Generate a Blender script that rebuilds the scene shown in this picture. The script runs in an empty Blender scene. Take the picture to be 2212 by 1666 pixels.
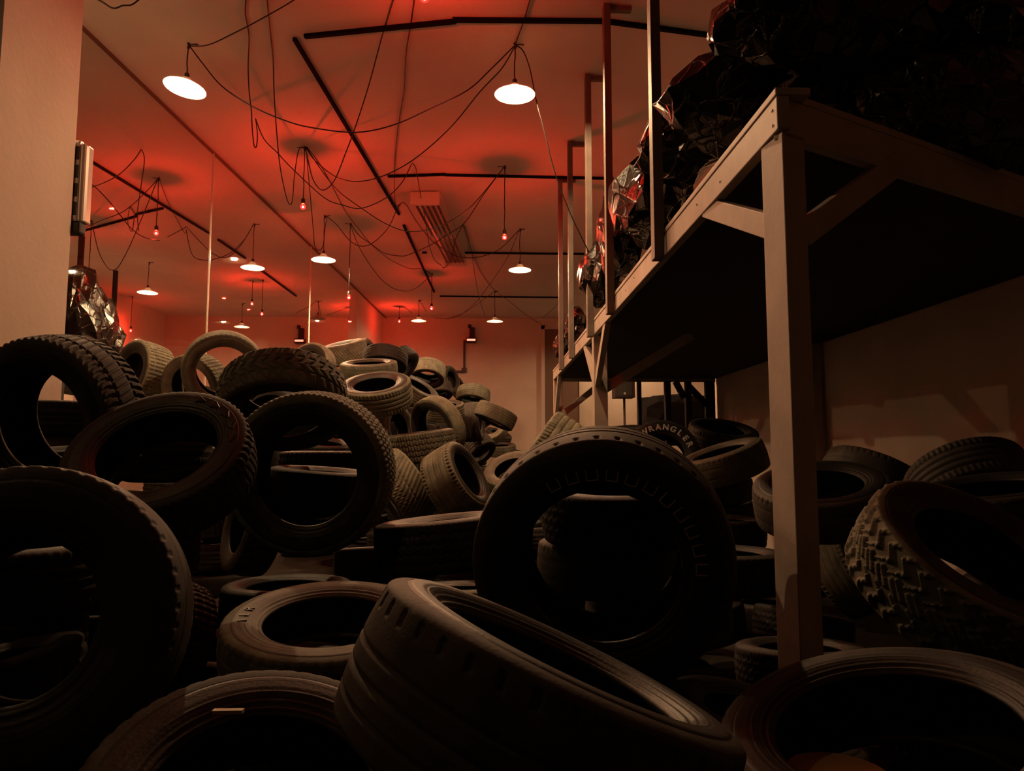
import bpy, bmesh, math, random
import numpy as np
from mathutils import Vector, Matrix, noise
R = math.radians
C = bpy.context.scene.collection
rnd = random.Random(7)

# ------------------------------------------------------------------ camera, world, exposure
CAM_H = 1.15
FPX = 1600.0
YAW, PITCH = R(2.0), R(5.4)
cam_d = bpy.data.cameras.new('camera'); cam = bpy.data.objects.new('camera', cam_d); C.objects.link(cam)
cam_d.sensor_width = 36.0; cam_d.lens = FPX / 2212 * 36.0
cam_d.clip_start = 0.05; cam_d.clip_end = 100
cam.location = (0, 0, CAM_H); cam.rotation_euler = (R(90) + PITCH, 0, -YAW)
sc = bpy.context.scene
sc.camera = cam
w = bpy.data.worlds.new('world'); sc.world = w; w.use_nodes = True
w.node_tree.nodes['Background'].inputs[0].default_value = (0, 0, 0, 1)
w.node_tree.nodes['Background'].inputs[1].default_value = 0.0
sc.view_settings.view_transform = 'Standard'; sc.view_settings.look = 'None'
sc.view_settings.gamma = 1.0; sc.view_settings.use_curve_mapping = False
sc.view_settings.exposure = 0.0
WHITE_W, RED_W = 265.0, 34.0            # what each lamp gives off
WHITE_C, RED_C = (1.0, 0.60, 0.30), (1.0, 0.028, 0.012)

FW = Vector((math.sin(YAW) * math.cos(PITCH), math.cos(YAW) * math.cos(PITCH), math.sin(PITCH)))
RT = Vector((math.cos(YAW), -math.sin(YAW), 0)); UP = RT.cross(FW)
EYE = Vector((0, 0, CAM_H))
CEIL = 4.8
def ray(x, y): return FW + RT * ((x - 1106) / FPX) - UP * ((y - 833) / FPX)
def at_y(x, y, v): d = ray(x, y); return EYE + d * (v / d.y)
def at_z(x, y, v): d = ray(x, y); return EYE + d * ((v - CAM_H) / d.z)
def at_x(x, y, v): d = ray(x, y); return EYE + d * (v / d.x)

# ------------------------------------------------------------------ materials
def mat(name, col=(.5, .5, .5), rough=.6, metal=0.0, spec=.5, emit=None, estr=0.0, var=None, scale=8.0, bump=0.0, bscale=60.0, detail=5):
    m = bpy.data.materials.new(name); m.use_nodes = True
    nt = m.node_tree; b = nt.nodes['Principled BSDF']
    b.inputs['Base Color'].default_value = (*col, 1); b.inputs['Roughness'].default_value = rough
    b.inputs['Metallic'].default_value = metal; b.inputs['Specular IOR Level'].default_value = spec
    if emit:
        b.inputs['Emission Color'].default_value = (*emit, 1); b.inputs['Emission Strength'].default_value = estr
    tc = nt.nodes.new('ShaderNodeTexCoord')
    if var:
        n = nt.nodes.new('ShaderNodeTexNoise'); n.inputs['Scale'].default_value = scale; n.inputs['Detail'].default_value = detail
        r = nt.nodes.new('ShaderNodeValToRGB')
        r.color_ramp.elements[0].position = .35; r.color_ramp.elements[1].position = .68
        r.color_ramp.elements[0].color = (*col, 1); r.color_ramp.elements[1].color = (*var, 1)
        nt.links.new(tc.outputs['Object'], n.inputs['Vector']); nt.links.new(n.outputs[0], r.inputs[0])
        nt.links.new(r.outputs[0], b.inputs['Base Color'])
    if bump:
        n2 = nt.nodes.new('ShaderNodeTexNoise'); n2.inputs['Scale'].default_value = bscale; n2.inputs['Detail'].default_value = 4
        bp = nt.nodes.new('ShaderNodeBump'); bp.inputs['Strength'].default_value = bump; bp.inputs['Distance'].default_value = .01
        nt.links.new(tc.outputs['Object'], n2.inputs['Vector']); nt.links.new(n2.outputs[0], bp.inputs['Height'])
        nt.links.new(bp.outputs[0], b.inputs['Normal'])
    return m

M = {}
M['ceiling'] = mat('ceiling_paint', (.72, .66, .60), .8, var=(.66, .60, .54), scale=1.2, bump=.15, bscale=40)
M['wall'] = mat('wall_plaster', (.70, .62, .54), .85, var=(.62, .54, .46), scale=1.6, bump=.2, bscale=25)
M['wall_dark'] = mat('bounce_absorber', (.02, .015, .012), .9, var=(.012, .010, .008), scale=2)  # dark surface for the unseen back, soaks up bounced light
M['floor'] = mat('concrete_floor', (.022, .018, .014), .9, 0, .08, var=(.014, .012, .010), scale=3, bump=.2)
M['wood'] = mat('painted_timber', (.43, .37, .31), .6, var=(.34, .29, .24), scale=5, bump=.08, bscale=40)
M['upright'] = mat('shaded_timber', (.16, .125, .10), .6, var=(.11, .085, .07), scale=5, bump=.25, bscale=30)  # platform timber darkened: shade on the posts put into the colour
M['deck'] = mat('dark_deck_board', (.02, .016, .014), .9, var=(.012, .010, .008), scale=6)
M['screw'] = mat('dark_screw', (.05, .04, .04), .5)
M['track'] = mat('black_track', (.004, .0035, .003), .9, 0, .1)
M['cable'] = mat('black_cable', (.014, .011, .010), .35)
M['socket'] = mat('black_socket', (.02, .016, .014), .4)
def opal():
    m = bpy.data.materials.new('opal_shade'); m.use_nodes = True; nt = m.node_tree; b = nt.nodes['Principled BSDF']
    b.inputs['Base Color'].default_value = (.8, .78, .7, 1); b.inputs['Roughness'].default_value = .3
    t = nt.nodes.new('ShaderNodeBsdfTranslucent'); t.inputs[0].default_value = (.85, .82, .74, 1)
    x = nt.nodes.new('ShaderNodeMixShader'); x.inputs[0].default_value = .12
    nt.links.new(b.outputs[0], x.inputs[1]); nt.links.new(t.outputs[0], x.inputs[2]); nt.links.new(x.outputs[0], nt.nodes['Material Output'].inputs[0]); return m
M['shade_out'] = opal()
M['shade_off'] = mat('dull_enamel', (.35, .28, .24), .4)
M['metal_grey'] = mat('grey_metal', (.55, .52, .48), .35, .6)
M['casing'] = mat('pale_casing', (.62, .56, .50), .4)
M['slot'] = mat('dark_slot', (.02, .018, .016), .6)
M['tube'] = mat('heater_tube', (.10, .075, .06), .12, .0, .8)
M['seam'] = mat('dark_seam', (.16, .10, .07), .8)
M['joint'] = mat('glass_edge', (.75, .70, .62), .15)
M['black_box'] = mat('black_cabinet', (.02, .012, .010), .45)
M['door'] = mat('brown_door', (.16, .10, .07), .55)
def foil_mat():
    m = bpy.data.materials.new('black_foil'); m.use_nodes = True; nt = m.node_tree; b = nt.nodes['Principled BSDF']; N = nt.nodes.new; L = nt.links.new
    b.inputs['Base Color'].default_value = (.005, .004, .004, 1); b.inputs['Roughness'].default_value = .17; b.inputs['Specular IOR Level'].default_value = .42
    tc = N('ShaderNodeTexCoord'); v = N('ShaderNodeTexVoronoi'); v.feature = 'DISTANCE_TO_EDGE'; v.inputs['Scale'].default_value = 7
    wn = N('ShaderNodeTexNoise'); wn.inputs['Scale'].default_value = 4
    ad = N('ShaderNodeMix'); ad.data_type = 'RGBA'; ad.inputs[0].default_value = .18
    L(tc.outputs['Object'], wn.inputs['Vector']); L(tc.outputs['Object'], ad.inputs[6]); L(wn.outputs[1], ad.inputs[7]); L(ad.outputs[2], v.inputs['Vector'])
    r = N('ShaderNodeMapRange'); r.inputs[1].default_value = 0; r.inputs[2].default_value = .05; r.inputs[3].default_value = 1; r.inputs[4].default_value = 0
    L(v.outputs['Distance'], r.inputs[0])
    n = N('ShaderNodeTexNoise'); n.inputs['Scale'].default_value = 75; n.inputs['Detail'].default_value = 3; L(tc.outputs['Object'], n.inputs['Vector'])
    ml = N('ShaderNodeMath'); ml.operation = 'MULTIPLY'; L(r.outputs[0], ml.inputs[0]); L(n.outputs[0], ml.inputs[1])
    m2 = N('ShaderNodeMath'); m2.operation = 'MULTIPLY_ADD'; m2.inputs[1].default_value = .12; L(n.outputs[0], m2.inputs[0]); L(ml.outputs[0], m2.inputs[2])
    bp = N('ShaderNodeBump'); bp.inputs['Strength'].default_value = 1.0; bp.inputs['Distance'].default_value = .014
    L(m2.outputs[0], bp.inputs['Height']); L(bp.outputs[0], b.inputs['Normal']); return m
M['foil'] = foil_mat()
M['inner'] = mat('inner_rubber', (.007, .006, .0055), .7, bump=.1, bscale=80)
M['white'] = mat('white_mark', (.8, .78, .74), .5)
M['card'] = mat('tan_card', (.55, .36, .14), .85)
M['paper'] = mat('pale_paper', (.7, .6, .45), .8)
M['letter'] = mat('worn_white_letter', (.36, .30, .26), .5)
M['raised'] = mat('raised_rubber_letter', (.05, .042, .036), .45)
M['cloth'] = mat('black_cover', (.005, .004, .004), .85, 0, .2, bump=.3, bscale=20)

def emis(name, col, watts, area):
    m = bpy.data.materials.new(name); m.use_nodes = True; nt = m.node_tree
    nt.nodes.remove(nt.nodes['Principled BSDF'])
    e = nt.nodes.new('ShaderNodeEmission'); e.inputs[0].default_value = (*col, 1)
    e.inputs[1].default_value = watts / (math.pi * area)
    nt.links.new(e.outputs[0], nt.nodes['Material Output'].inputs[0]); return m
M['bulb_white'] = emis('lit_warm_bulb', WHITE_C, WHITE_W, .0154)
M['bulb_white_near'] = emis('lit_bulb_near', WHITE_C, WHITE_W * .07, .0154)
M['bulb_white_half'] = emis('lit_bulb_half', WHITE_C, WHITE_W * .38, .0154)
M['bulb_white_dim'] = emis('lit_dimmer_bulb', WHITE_C, WHITE_W * .06, .0154)
def red_glass():
    m = bpy.data.materials.new('red_bulb_glass'); m.use_nodes = True; nt = m.node_tree; nt.nodes.remove(nt.nodes['Principled BSDF'])
    t = nt.nodes.new('ShaderNodeBsdfTransparent'); t.inputs[0].default_value = (*RED_C, 1)
    e = nt.nodes.new('ShaderNodeEmission'); e.inputs[0].default_value = (1, .05, .03, 1); e.inputs[1].default_value = 1.6
    a = nt.nodes.new('ShaderNodeAddShader'); nt.links.new(t.outputs[0], a.inputs[0]); nt.links.new(e.outputs[0], a.inputs[1])
    nt.links.new(a.outputs[0], nt.nodes['Material Output'].inputs[0]); return m
M['bulb_red'] = red_glass()
M['filament_dim'] = emis('lit_dimmer_filament', (1, 1, 1), RED_W * .55, 4 * math.pi * .011 ** 2)
M['filament'] = emis('lit_filament', (1, 1, 1), RED_W, 4 * math.pi * .011 ** 2)
M['display'] = emis('red_display', (1.0, .22, .14), 4.5, .5)
M['bulb_off'] = mat('dark_bulb', (.3, .1, .08), .2)

def rubber(name, base, dust, rough, dust_lo, dust_hi, bump=.2):
    """worn rubber: black with dust in blotches, every tyre a little different"""
    m = bpy.data.materials.new(name); m.use_nodes = True; nt = m.node_tree; b = nt.nodes['Principled BSDF']
    N = nt.nodes.new; L = nt.links.new
    tc = N('ShaderNodeTexCoord'); oi = N('ShaderNodeObjectInfo')
    n = N('ShaderNodeTexNoise'); n.inputs['Scale'].default_value = 7; n.inputs['Detail'].default_value = 7; n.inputs['Roughness'].default_value = .65
    mp = N('ShaderNodeMapping'); cb = N('ShaderNodeCombineXYZ')
    mul = N('ShaderNodeMath'); mul.operation = 'MULTIPLY'; mul.inputs[1].default_value = 37
    L(oi.outputs['Random'], mul.inputs[0]); L(mul.outputs[0], cb.inputs[0]); L(mul.outputs[0], cb.inputs[1])
    L(tc.outputs['Object'], mp.inputs[0]); L(cb.outputs[0], mp.inputs[1]); L(mp.outputs[0], n.inputs['Vector'])
    r = N('ShaderNodeMapRange'); r.inputs[1].default_value = .3; r.inputs[2].default_value = .7
    r.inputs[3].default_value = dust_lo; r.inputs[4].default_value = dust_hi
    L(n.outputs[0], r.inputs[0])
    sc_ = N('ShaderNodeMapRange'); sc_.inputs[3].default_value = .65; sc_.inputs[4].default_value = 1.25
    L(oi.outputs['Random'], sc_.inputs[0])
    m2 = N('ShaderNodeMath'); m2.operation = 'MULTIPLY'; m2.use_clamp = True
    L(r.outputs[0], m2.inputs[0]); L(sc_.outputs[0], m2.inputs[1])
    mx = N('ShaderNodeMix'); mx.data_type = 'RGBA'
    mx.inputs[6].default_value = (*base, 1); mx.inputs[7].default_value = (*dust, 1)
    L(m2.outputs[0], mx.inputs[0]); L(mx.outputs[2], b.inputs['Base Color'])
    b.inputs['Roughness'].default_value = rough; b.inputs['Specular IOR Level'].default_value = .35
    n2 = N('ShaderNodeTexNoise'); n2.inputs['Scale'].default_value = 90; n2.inputs['Detail'].default_value = 3
    bp = N('ShaderNodeBump'); bp.inputs['Strength'].default_value = bump; bp.inputs['Distance'].default_value = .004
    L(tc.outputs['Object'], n2.inputs['Vector']); L(n2.outputs[0], bp.inputs['Height']); L(bp.outputs[0], b.inputs['Normal'])
    return m
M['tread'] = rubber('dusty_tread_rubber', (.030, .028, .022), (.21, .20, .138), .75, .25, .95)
M['tread_dark'] = rubber('shaded_tread_rubber', (.016, .014, .012), (.065, .056, .044), .7, .1, .8)  # darkened copy: shade on these tyres put into the colour
M['tread_black'] = rubber('deep_shade_tread_rubber', (.010, .009, .008), (.026, .023, .018), .75, .0, .7)  # blackest copy, so tyres in mouths and gaps read as deep shade
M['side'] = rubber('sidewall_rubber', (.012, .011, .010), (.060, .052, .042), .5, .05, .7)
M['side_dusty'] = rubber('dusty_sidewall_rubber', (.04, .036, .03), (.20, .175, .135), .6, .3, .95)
M['side_dark'] = rubber('shaded_sidewall_rubber', (.009, .008, .007), (.022, .019, .016), .6, .0, .6)  # sidewall copy with shade put into the colour

def glass_mat():
    m = bpy.data.materials.new('partition_glass'); m.use_nodes = True; nt = m.node_tree
    nt.nodes.remove(nt.nodes['Principled BSDF']); N = nt.nodes.new; L = nt.links.new
    t = N('ShaderNodeBsdfTransparent'); t.inputs[0].default_value = (.95, .95, .93, 1)
    g = N('ShaderNodeBsdfGlossy'); g.inputs['Roughness'].default_value = .015
    fr = N('ShaderNodeLayerWeight'); fr.inputs[0].default_value = .5
    pw = N('ShaderNodeMath'); pw.operation = 'POWER'; pw.inputs[1].default_value = 4.0; L(fr.outputs['Facing'], pw.inputs[0])
    ml = N('ShaderNodeMath'); ml.operation = 'MULTIPLY_ADD'; ml.inputs[1].default_value = .16; ml.inputs[2].default_value = .02; L(pw.outputs[0], ml.inputs[0])
    mx = N('ShaderNodeMixShader'); L(ml.outputs[0], mx.inputs[0]); L(t.outputs[0], mx.inputs[1]); L(g.outputs[0], mx.inputs[2])
    L(mx.outputs[0], nt.nodes['Material Output'].inputs[0]); return m
M['glass'] = glass_mat()

# ------------------------------------------------------------------ mesh helpers
def link(name, me, material, parent=None):
    o = bpy.data.objects.new(name, me); C.objects.link(o)
    if material is not None and not me.materials: me.materials.append(material)
    if parent is not None: o.parent = parent
    return o
def mesh_np(name, V, Fq, smooth=True):
    me = bpy.data.meshes.new(name)
    V = np.asarray(V, dtype=np.float32); Fq = np.asarray(Fq, dtype=np.int32)
    me.vertices.add(len(V)); me.vertices.foreach_set('co', V.ravel())
    k = Fq.shape[1]; me.loops.add(Fq.size); me.loops.foreach_set('vertex_index', Fq.ravel())
    me.polygons.add(len(Fq)); me.polygons.foreach_set('loop_start', np.arange(0, Fq.size, k, dtype=np.int32))
    me.polygons.foreach_set('loop_total', np.full(len(Fq), k, dtype=np.int32))
    me.polygons.foreach_set('use_smooth', np.full(len(Fq), smooth))
    me.update(calc_edges=True); me.validate(); return me
class MB:
    """collects plain shapes into one mesh"""
    def __init__(s): s.v, s.f = [], []
    def add(s, vs, fs):
        n = len(s.v); s.v += [tuple(p) for p in vs]; s.f += [tuple(i + n for i in f) for f in fs]; return s
    def box(s, a, b):
        x0, y0, z0 = a; x1, y1, z1 = b
        return s.add([(x0,y0,z0),(x1,y0,z0),(x1,y1,z0),(x0,y1,z0),(x0,y0,z1),(x1,y0,z1),(x1,y1,z1),(x0,y1,z1)],
                     [(3,2,1,0),(4,5,6,7),(0,1,5,4),(1,2,6,5),(2,3,7,6),(3,0,4,7)])
    def prism(s, poly, z0, z1):
        n = len(poly)
        return s.add([(x, y, z0) for x, y in poly] + [(x, y, z1) for x, y in poly],
                     [tuple(range(n))[::-1], tuple(range(n, 2*n))] + [(i, (i+1) % n, n + (i+1) % n, n + i) for i in range(n)])
    def bar(s, p, q, wd, ht, up=Vector((0, 0, 1))):
        p, q = Vector(p), Vector(q); d = (q - p).normalized()
        if abs(d.dot(up)) > .98: up = Vector((0, 1, 0))
        r = d.cross(up).normalized(); u = r.cross(d)
        vs = [e + r * (a * wd / 2) + u * (b * ht / 2) for e in (p, q) for a, b in ((-1,-1),(1,-1),(1,1),(-1,1))]
        return s.add(vs, [(0,1,2,3),(7,6,5,4),(0,4,5,1),(1,5,6,2),(2,6,7,3),(3,7,4,0)])
    def tube(s, pts, rad, n=6):
        pts = [Vector(p) for p in pts]; rings = []; ref = None
        for i, p in enumerate(pts):
            d = (pts[min(i+1, len(pts)-1)] - pts[max(i-1, 0)]).normalized()
            if ref is None: ref = d.orthogonal().normalized()
            ref = (ref - d * ref.dot(d)).normalized(); b = d.cross(ref)
            rings.append([p + (ref * math.cos(2*math.pi*k/n) + b * math.sin(2*math.pi*k/n)) * rad for k in range(n)])
        vs = [v for r_ in rings for v in r_]
        fs = [(i*n + k, i*n + (k+1) % n, (i+1)*n + (k+1) % n, (i+1)*n + k) for i in range(len(pts)-1) for k in range(n)]
        fs += [tuple(range(n))[::-1], tuple(range((len(pts)-1)*n, len(pts)*n))]
        return s.add(vs, fs)
    def lathe(s, prof, n=32, c=(0, 0, 0), close=False):
        cx, cy, cz = c; k = len(prof)
        vs = [(cx + r_*math.cos(2*math.pi*i/n), cy + r_*math.sin(2*math.pi*i/n), cz + z) for i in range(n) for r_, z in prof]
        kk = k if close else k - 1
        fs = [(i*k + j, ((i+1) % n)*k + j, ((i+1) % n)*k + (j+1) % k, i*k + (j+1) % k) for i in range(n) for j in range(kk)]
        return s.add(vs, fs)
    def build(s, name, material, parent=None, smooth=False, bevel=0, origin=None):
        me = bpy.data.meshes.new(name)
        o0 = Vector(origin) if origin is not None else Vector()
        me.from_pydata([tuple(Vector(v) - o0) for v in s.v], [], s.f)
        me.update()
        if smooth: me.polygons.foreach_set('use_smooth', [True] * len(me.polygons))
        o = link(name, me, material, parent); o.location = o0
        if bevel:
            bv = o.modifiers.new('bevel', 'BEVEL'); bv.width = bevel; bv.segments = 2; bv.limit_method = 'ANGLE'
        return o
def tag(o, label=None, cat=None, group=None, kind=None):
    for k, v in (('label', label), ('category', cat), ('group', group), ('kind', kind)):
        if v: o[k] = v
    return o
def empty(name, loc, label, cat, group=None):
    o = bpy.data.objects.new(name, None); C.objects.link(o); o.location = loc; o.empty_display_size = .1
    return tag(o, label, cat, group)
def struct(o): o['kind'] = 'structure'; return o
def catmull(pts, n=6):
    P = [pts[0]] + list(pts) + [pts[-1]]; out = []
    for i in range(1, len(P) - 2):
        a, b, c, d = P[i-1], P[i], P[i+1], P[i+2]
        for k in range(n):
            t = k / n
            out.append(.5 * ((2*b) + (c - a)*t + (2*a - 5*b + 4*c - d)*t*t + (3*b - a - 3*c + d)*t**3))
    out.append(P[-2]); return out

# ------------------------------------------------------------------ the room
XL, XR, XW, YB, YF = -8.4, 3.46, 6.2, -.9, 19.5      # the room widens to XW beyond the platform
T = .2
struct(MB().box((XL-T, YB-T, -T), (XW+T, YF+T, 0)).build('floor', M['floor']))
struct(MB().box((XL-T, YB-T, CEIL), (XW+T, YF+T, CEIL+T)).build('ceiling', M['ceiling']))
struct(MB().box((XL-T, YF, 0), (XW+T, YF+T, CEIL)).build('wall_far', M['wall']))
struct(MB().box((XL-T, YB, 0), (XL, YF, CEIL)).build('wall_left', M['wall']))
struct(MB().prism([(XR, YB), (XW+T, YB), (XW+T, YF), (XW, YF), (XW, 11.3), (XR, 11.3)], 0, CEIL).build('wall_right', M['wall']))
struct(MB().box((XL-T, YB-T, 0), (XW+T, YB, CEIL)).build('wall_back', M['wall_dark']))  # unseen wall, set close and dark to cut bounced light
# the pier of wall at the left edge and the stub of wall behind the glass
struct(MB().box((-4.8, 3.96, 0), (-2.66, 4.72, CEIL)).build('wall_pier', M['wall']))
GA, GB, GC = Vector((-3.54, 4.73)), Vector((-2.86, 16.2)), Vector((-2.74, YF))
def gl(y): t = (y - GA.y) / (GB.y - GA.y); return GA.lerp(GB, t)
struct(MB().prism([(GB.x - .16, GB.y), (GB.x, GB.y), (GC.x, GC.y), (GC.x - .16, GC.y)], 0, CEIL).build('wall_stub', M['wall']))
joints = [4.73, 8.75, 12.75, 16.2]
for i in range(3):
    a, b = gl(joints[i] + .006), gl(joints[i+1] - .006)
    struct(MB().prism([(a.x, a.y), (a.x + .012, a.y), (b.x + .012, b.y), (b.x, b.y)], .02, CEIL - .02).build('window_%d' % (i+1), M['glass']))
for i, y in enumerate(joints[1:3]):
    p = gl(y)
    struct(MB().box((p.x - .002, p.y - .005, .02), (p.x + .016, p.y + .005, CEIL - .02)).build('trim_%d' % (i+2), M['joint']))
a, b = gl(4.73), gl(YF)
struct(MB().bar((a.x, a.y, CEIL - .012), (b.x, b.y, CEIL - .012), .03, .024).build('trim_1', M['seam']))
# door in the far wall
dx0, dx1 = 1.46, 2.55
dr = MB().box((dx0 + .09, YF - .03, 0), (dx1 - .09, YF - .001, 4.5)).build('door_1', M['door']); struct(dr)
fr = MB()
fr.box((dx0, YF - .06, 0), (dx0 + .09, YF - .001, 4.6)).box((dx1 - .09, YF - .06, 0), (dx1, YF - .001, 4.6)).box((dx0, YF - .06, 4.5), (dx1, YF - .001, 4.6))
fr.build('door_frame', M['casing'], dr)

# ------------------------------------------------------------------ the timber platform on the right
PX, PZ = 1.0, 2.42
NEAR, FAR = 2.42, 11.0
def along(t): return Vector((PX + .88 * t, NEAR + .47 * t))      # the slanting front edge
plat = empty('timber_platform', (PX, NEAR, 0), 'tall pale timber platform on posts standing over the tyres on the right', 'platform')
def ppart(mb, name, material=None, bevel=.004):
    o = mb.build(name, material or M['wood'], None, bevel=bevel); o.parent = plat; o.location = -plat.location; return o
e = along(2.77)
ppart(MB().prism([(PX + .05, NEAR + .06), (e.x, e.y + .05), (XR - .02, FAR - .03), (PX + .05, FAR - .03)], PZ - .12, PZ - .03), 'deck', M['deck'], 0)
ppart(MB().box((PX, NEAR + .002, PZ - .15), (PX + .045, FAR, PZ - .03)), 'side_beam')
ppart(MB().box((PX - .004, NEAR, PZ - .028), (PX + .12, FAR, PZ)), 'edge_board')
nrm = Vector((-.47, .88)).normalized()
def slab(t0, t1, th, z0, z1):
    a, b = along(t0), along(t1); q = nrm * th
    return MB().prism([(a.x, a.y), (b.x, b.y), (b.x + q.x, b.y + q.y), (a.x + q.x, a.y + q.y)], z0, z1)
ppart(slab(.03, 2.77, .045, PZ - .17, PZ - .03), 'front_beam')
ppart(slab(.075, 2.70, .12, PZ - .028, PZ), 'front_edge_board')
ppart(MB().box((PX + .05, FAR - .05, PZ - .17), (XR - .02, FAR, PZ - .03)), 'rear_beam')
a, b = along(.02), along(.135)
ppart(MB().prism([(a.x, a.y), (b.x, b.y), (b.x - .03, b.y + .16), (PX + .004, NEAR + .17)], 0, PZ - .15), 'leg')
for y in (6.83, FAR - .1):
    ppart(MB().box((PX + .004, y, 0), (PX + .13, y + .13, PZ - .15)), 'leg')
for x in (2.25, 2.66, 2.97, 3.27):
    ppart(MB().box((x, FAR - .14, 0), (x + (.05 if x < 2.3 else .08 if x < 3.2 else .13), FAR - .02, PZ - .17)), 'leg', M['deck'])  # rear legs and braces coloured dark to read as unlit silhouettes
for x, y in ((3.2, 3.72), (3.3, 7.4)):
    ppart(MB().box((x, y, 0), (x + .12, y + .12, PZ - .12)), 'leg')
def brace(p, q, m=None): ppart(MB().bar(p, q, .05, .09), 'brace', m, .003)
brace((PX + .06, NEAR + .12, 1.95), (PX + .03, 3.32, PZ - .12))
q0, q1 = along(.13), along(.70)
brace((q0.x, q0.y + .06, 1.93), (q1.x, q1.y + .02, PZ - .12))
brace((PX + .04, 6.86, 1.78), (PX + .03, 7.55, PZ - .13))
brace((PX + .04, 6.92, 1.78), (PX + .03, 6.2, PZ - .13))
brace((PX + .12, 6.9, 1.78), (1.95, 6.9, PZ - .13))
brace((PX + .12, FAR - .05, 1.75), (1.75, FAR - .05, PZ - .17))
brace((PX + .04, FAR - .06, 1.75), (PX + .03, 10.3, PZ - .13))
brace((2.95, FAR - .1, 2.0), (2.82, FAR - .1, PZ - .17), M['deck'])
brace((3.0, FAR - .1, 2.2), (3.28, FAR - .1, 1.9), M['deck'])
sm = MB()
for yy, zz in ((NEAR + .045, PZ - .065), (NEAR + .045, PZ - .12), (3.4, PZ - .08), (3.05, PZ - .1), (5.2, PZ - .09), (4.9, PZ - .07)):
    sm.box((PX - .003, yy - .004, zz - .004), (PX, yy + .004, zz + .004))
ppart(sm, 'screw', M['screw'], 0)
rail_y = [4.02, 5.64, 6.76, 8.28, 9.42]
for i, y in enumerate(rail_y):
    o = ppart(MB().box((PX - .062, y, PZ - .17), (PX - .006, y + .085, CEIL - .004)), 'upright_post', M['upright'], .003)
    arm = MB().box((PX - .006, y + .02, CEIL - .05), (PX + .17, y + .07, CEIL - .012)).build('ceiling_bracket', M['upright'], o)
ppart(MB().box((PX - .068, 6.75, 2.93), (PX + .0, 6.85, 2.945)), 'string', M['paper'], 0)

# ------------------------------------------------------------------ ceiling tracks
def track(p, q, label, wd=.034):
    o = MB().bar(p, q, wd, .03).build('ceiling_track', M['track'], origin=(Vector(p) + Vector(q)) / 2)
    tag(o, label, 'track', 'black ceiling tracks'); return o
def ctrack(a, b, label, wd=.034):
    track(at_z(*a, CEIL - .018), at_z(*b, CEIL - .018), label, wd)
ctrack((658, 79), (985, 46), 'left length of the nearest black track across the ceiling', .04)
ctrack((978, 43), (1308, 46), 'middle length of the nearest black track across the ceiling', .04)
ctrack((1308, 46), (1532, 76), 'right length of the nearest black track running to the black foil', .04)
ctrack((636, 84), (862, 463), 'long black diagonal track crossing the swagged cables')
ctrack((872, 487), (938, 631), 'short black diagonal track passing left of the tube heater')
ctrack((838, 381), (962, 377), 'left piece of the second black cross track, over the tube heater')
ctrack((960, 378), (1325, 386), 'right piece of the second black cross track ending behind the uprights', .03)
ctrack((912, 546), (922, 546), 'tiny black track stub left of the tube heater', .03)
ctrack((984, 546), (1262, 549), 'third black cross track level with the far end of the tube heater', .03)
ctrack((950, 640), (1214, 643), 'farthest black cross track near the back wall', .03)
ctrack((192, 346), (452, 504), 'long black diagonal track above the glass side of the room', .03)
ctrack((471, 518), (530, 558), 'near piece of the short diagonal track by the blazing lamp behind glass', .03)
ctrack((565, 585), (640, 640), 'far piece of the short diagonal track behind the glass', .03)
ctrack((165, 503), (296, 467), 'left piece of the cross track behind the glass', .03)
ctrack((294, 463), (352, 450), 'right piece of the cross track behind the glass', .03)

# ------------------------------------------------------------------ lamps
SHADE = [(.0, .0), (.03, .0), (.045, -.012), (.06, -.035), (.10, -.055), (.150, -.075), (.180, -.092), (.182, -.099), (.176, -.097),
         (.148, -.081), (.098, -.061), (.058, -.041), (.04, -.02), (.028, -.008), (.0, -.008)]
def bulb_prof(r, neck=.013, h=1.9):
    pr = [(neck, 0), (neck * 1.02, -.012)]
    for k in range(1, 13):
        a = math.pi * (.18 + .82 * k / 12)
        pr.append((max(r * math.sin(a), .0), -.012 - r * .95 - r * -math.cos(a) * -1 * -1 if False else -.012 - r * .9 + r * math.cos(a)))
    pr[-1] = (0, pr[-1][1]); return pr
_lamp_proto, _bulb_proto = {}, {}
def pend_meshes():
    if _lamp_proto: return _lamp_proto
    for nm, mb, m, s in (('socket', MB().lathe([(0, .05), (.012, .048), (.02, .04), (.022, -.01), (.02, -.028), (0, -.028)], 16), 'socket', True),
                         ('shade', MB().lathe(SHADE, 48), 'shade_out', True),
                         ('bulb', MB().lathe(bulb_prof(.035), 20, (0, 0, -.02)), 'bulb_white', True)):
        o = mb.build(nm, M[m], None, s); _lamp_proto[nm] = o.data; bpy.data.objects.remove(o)
    return _lamp_proto
def cord_mesh(length, rad=.006):
    k = 7; pts = [Vector((rnd.uniform(-.004, .004) * (0 < i < k), rnd.uniform(-.004, .004) * (0 < i < k), -length * i / k)) for i in range(k + 1)]
    o = MB().tube(pts, rad, 6).build('cord', M['cable'], None, True); me = o.data; bpy.data.objects.remove(o); return me
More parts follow.
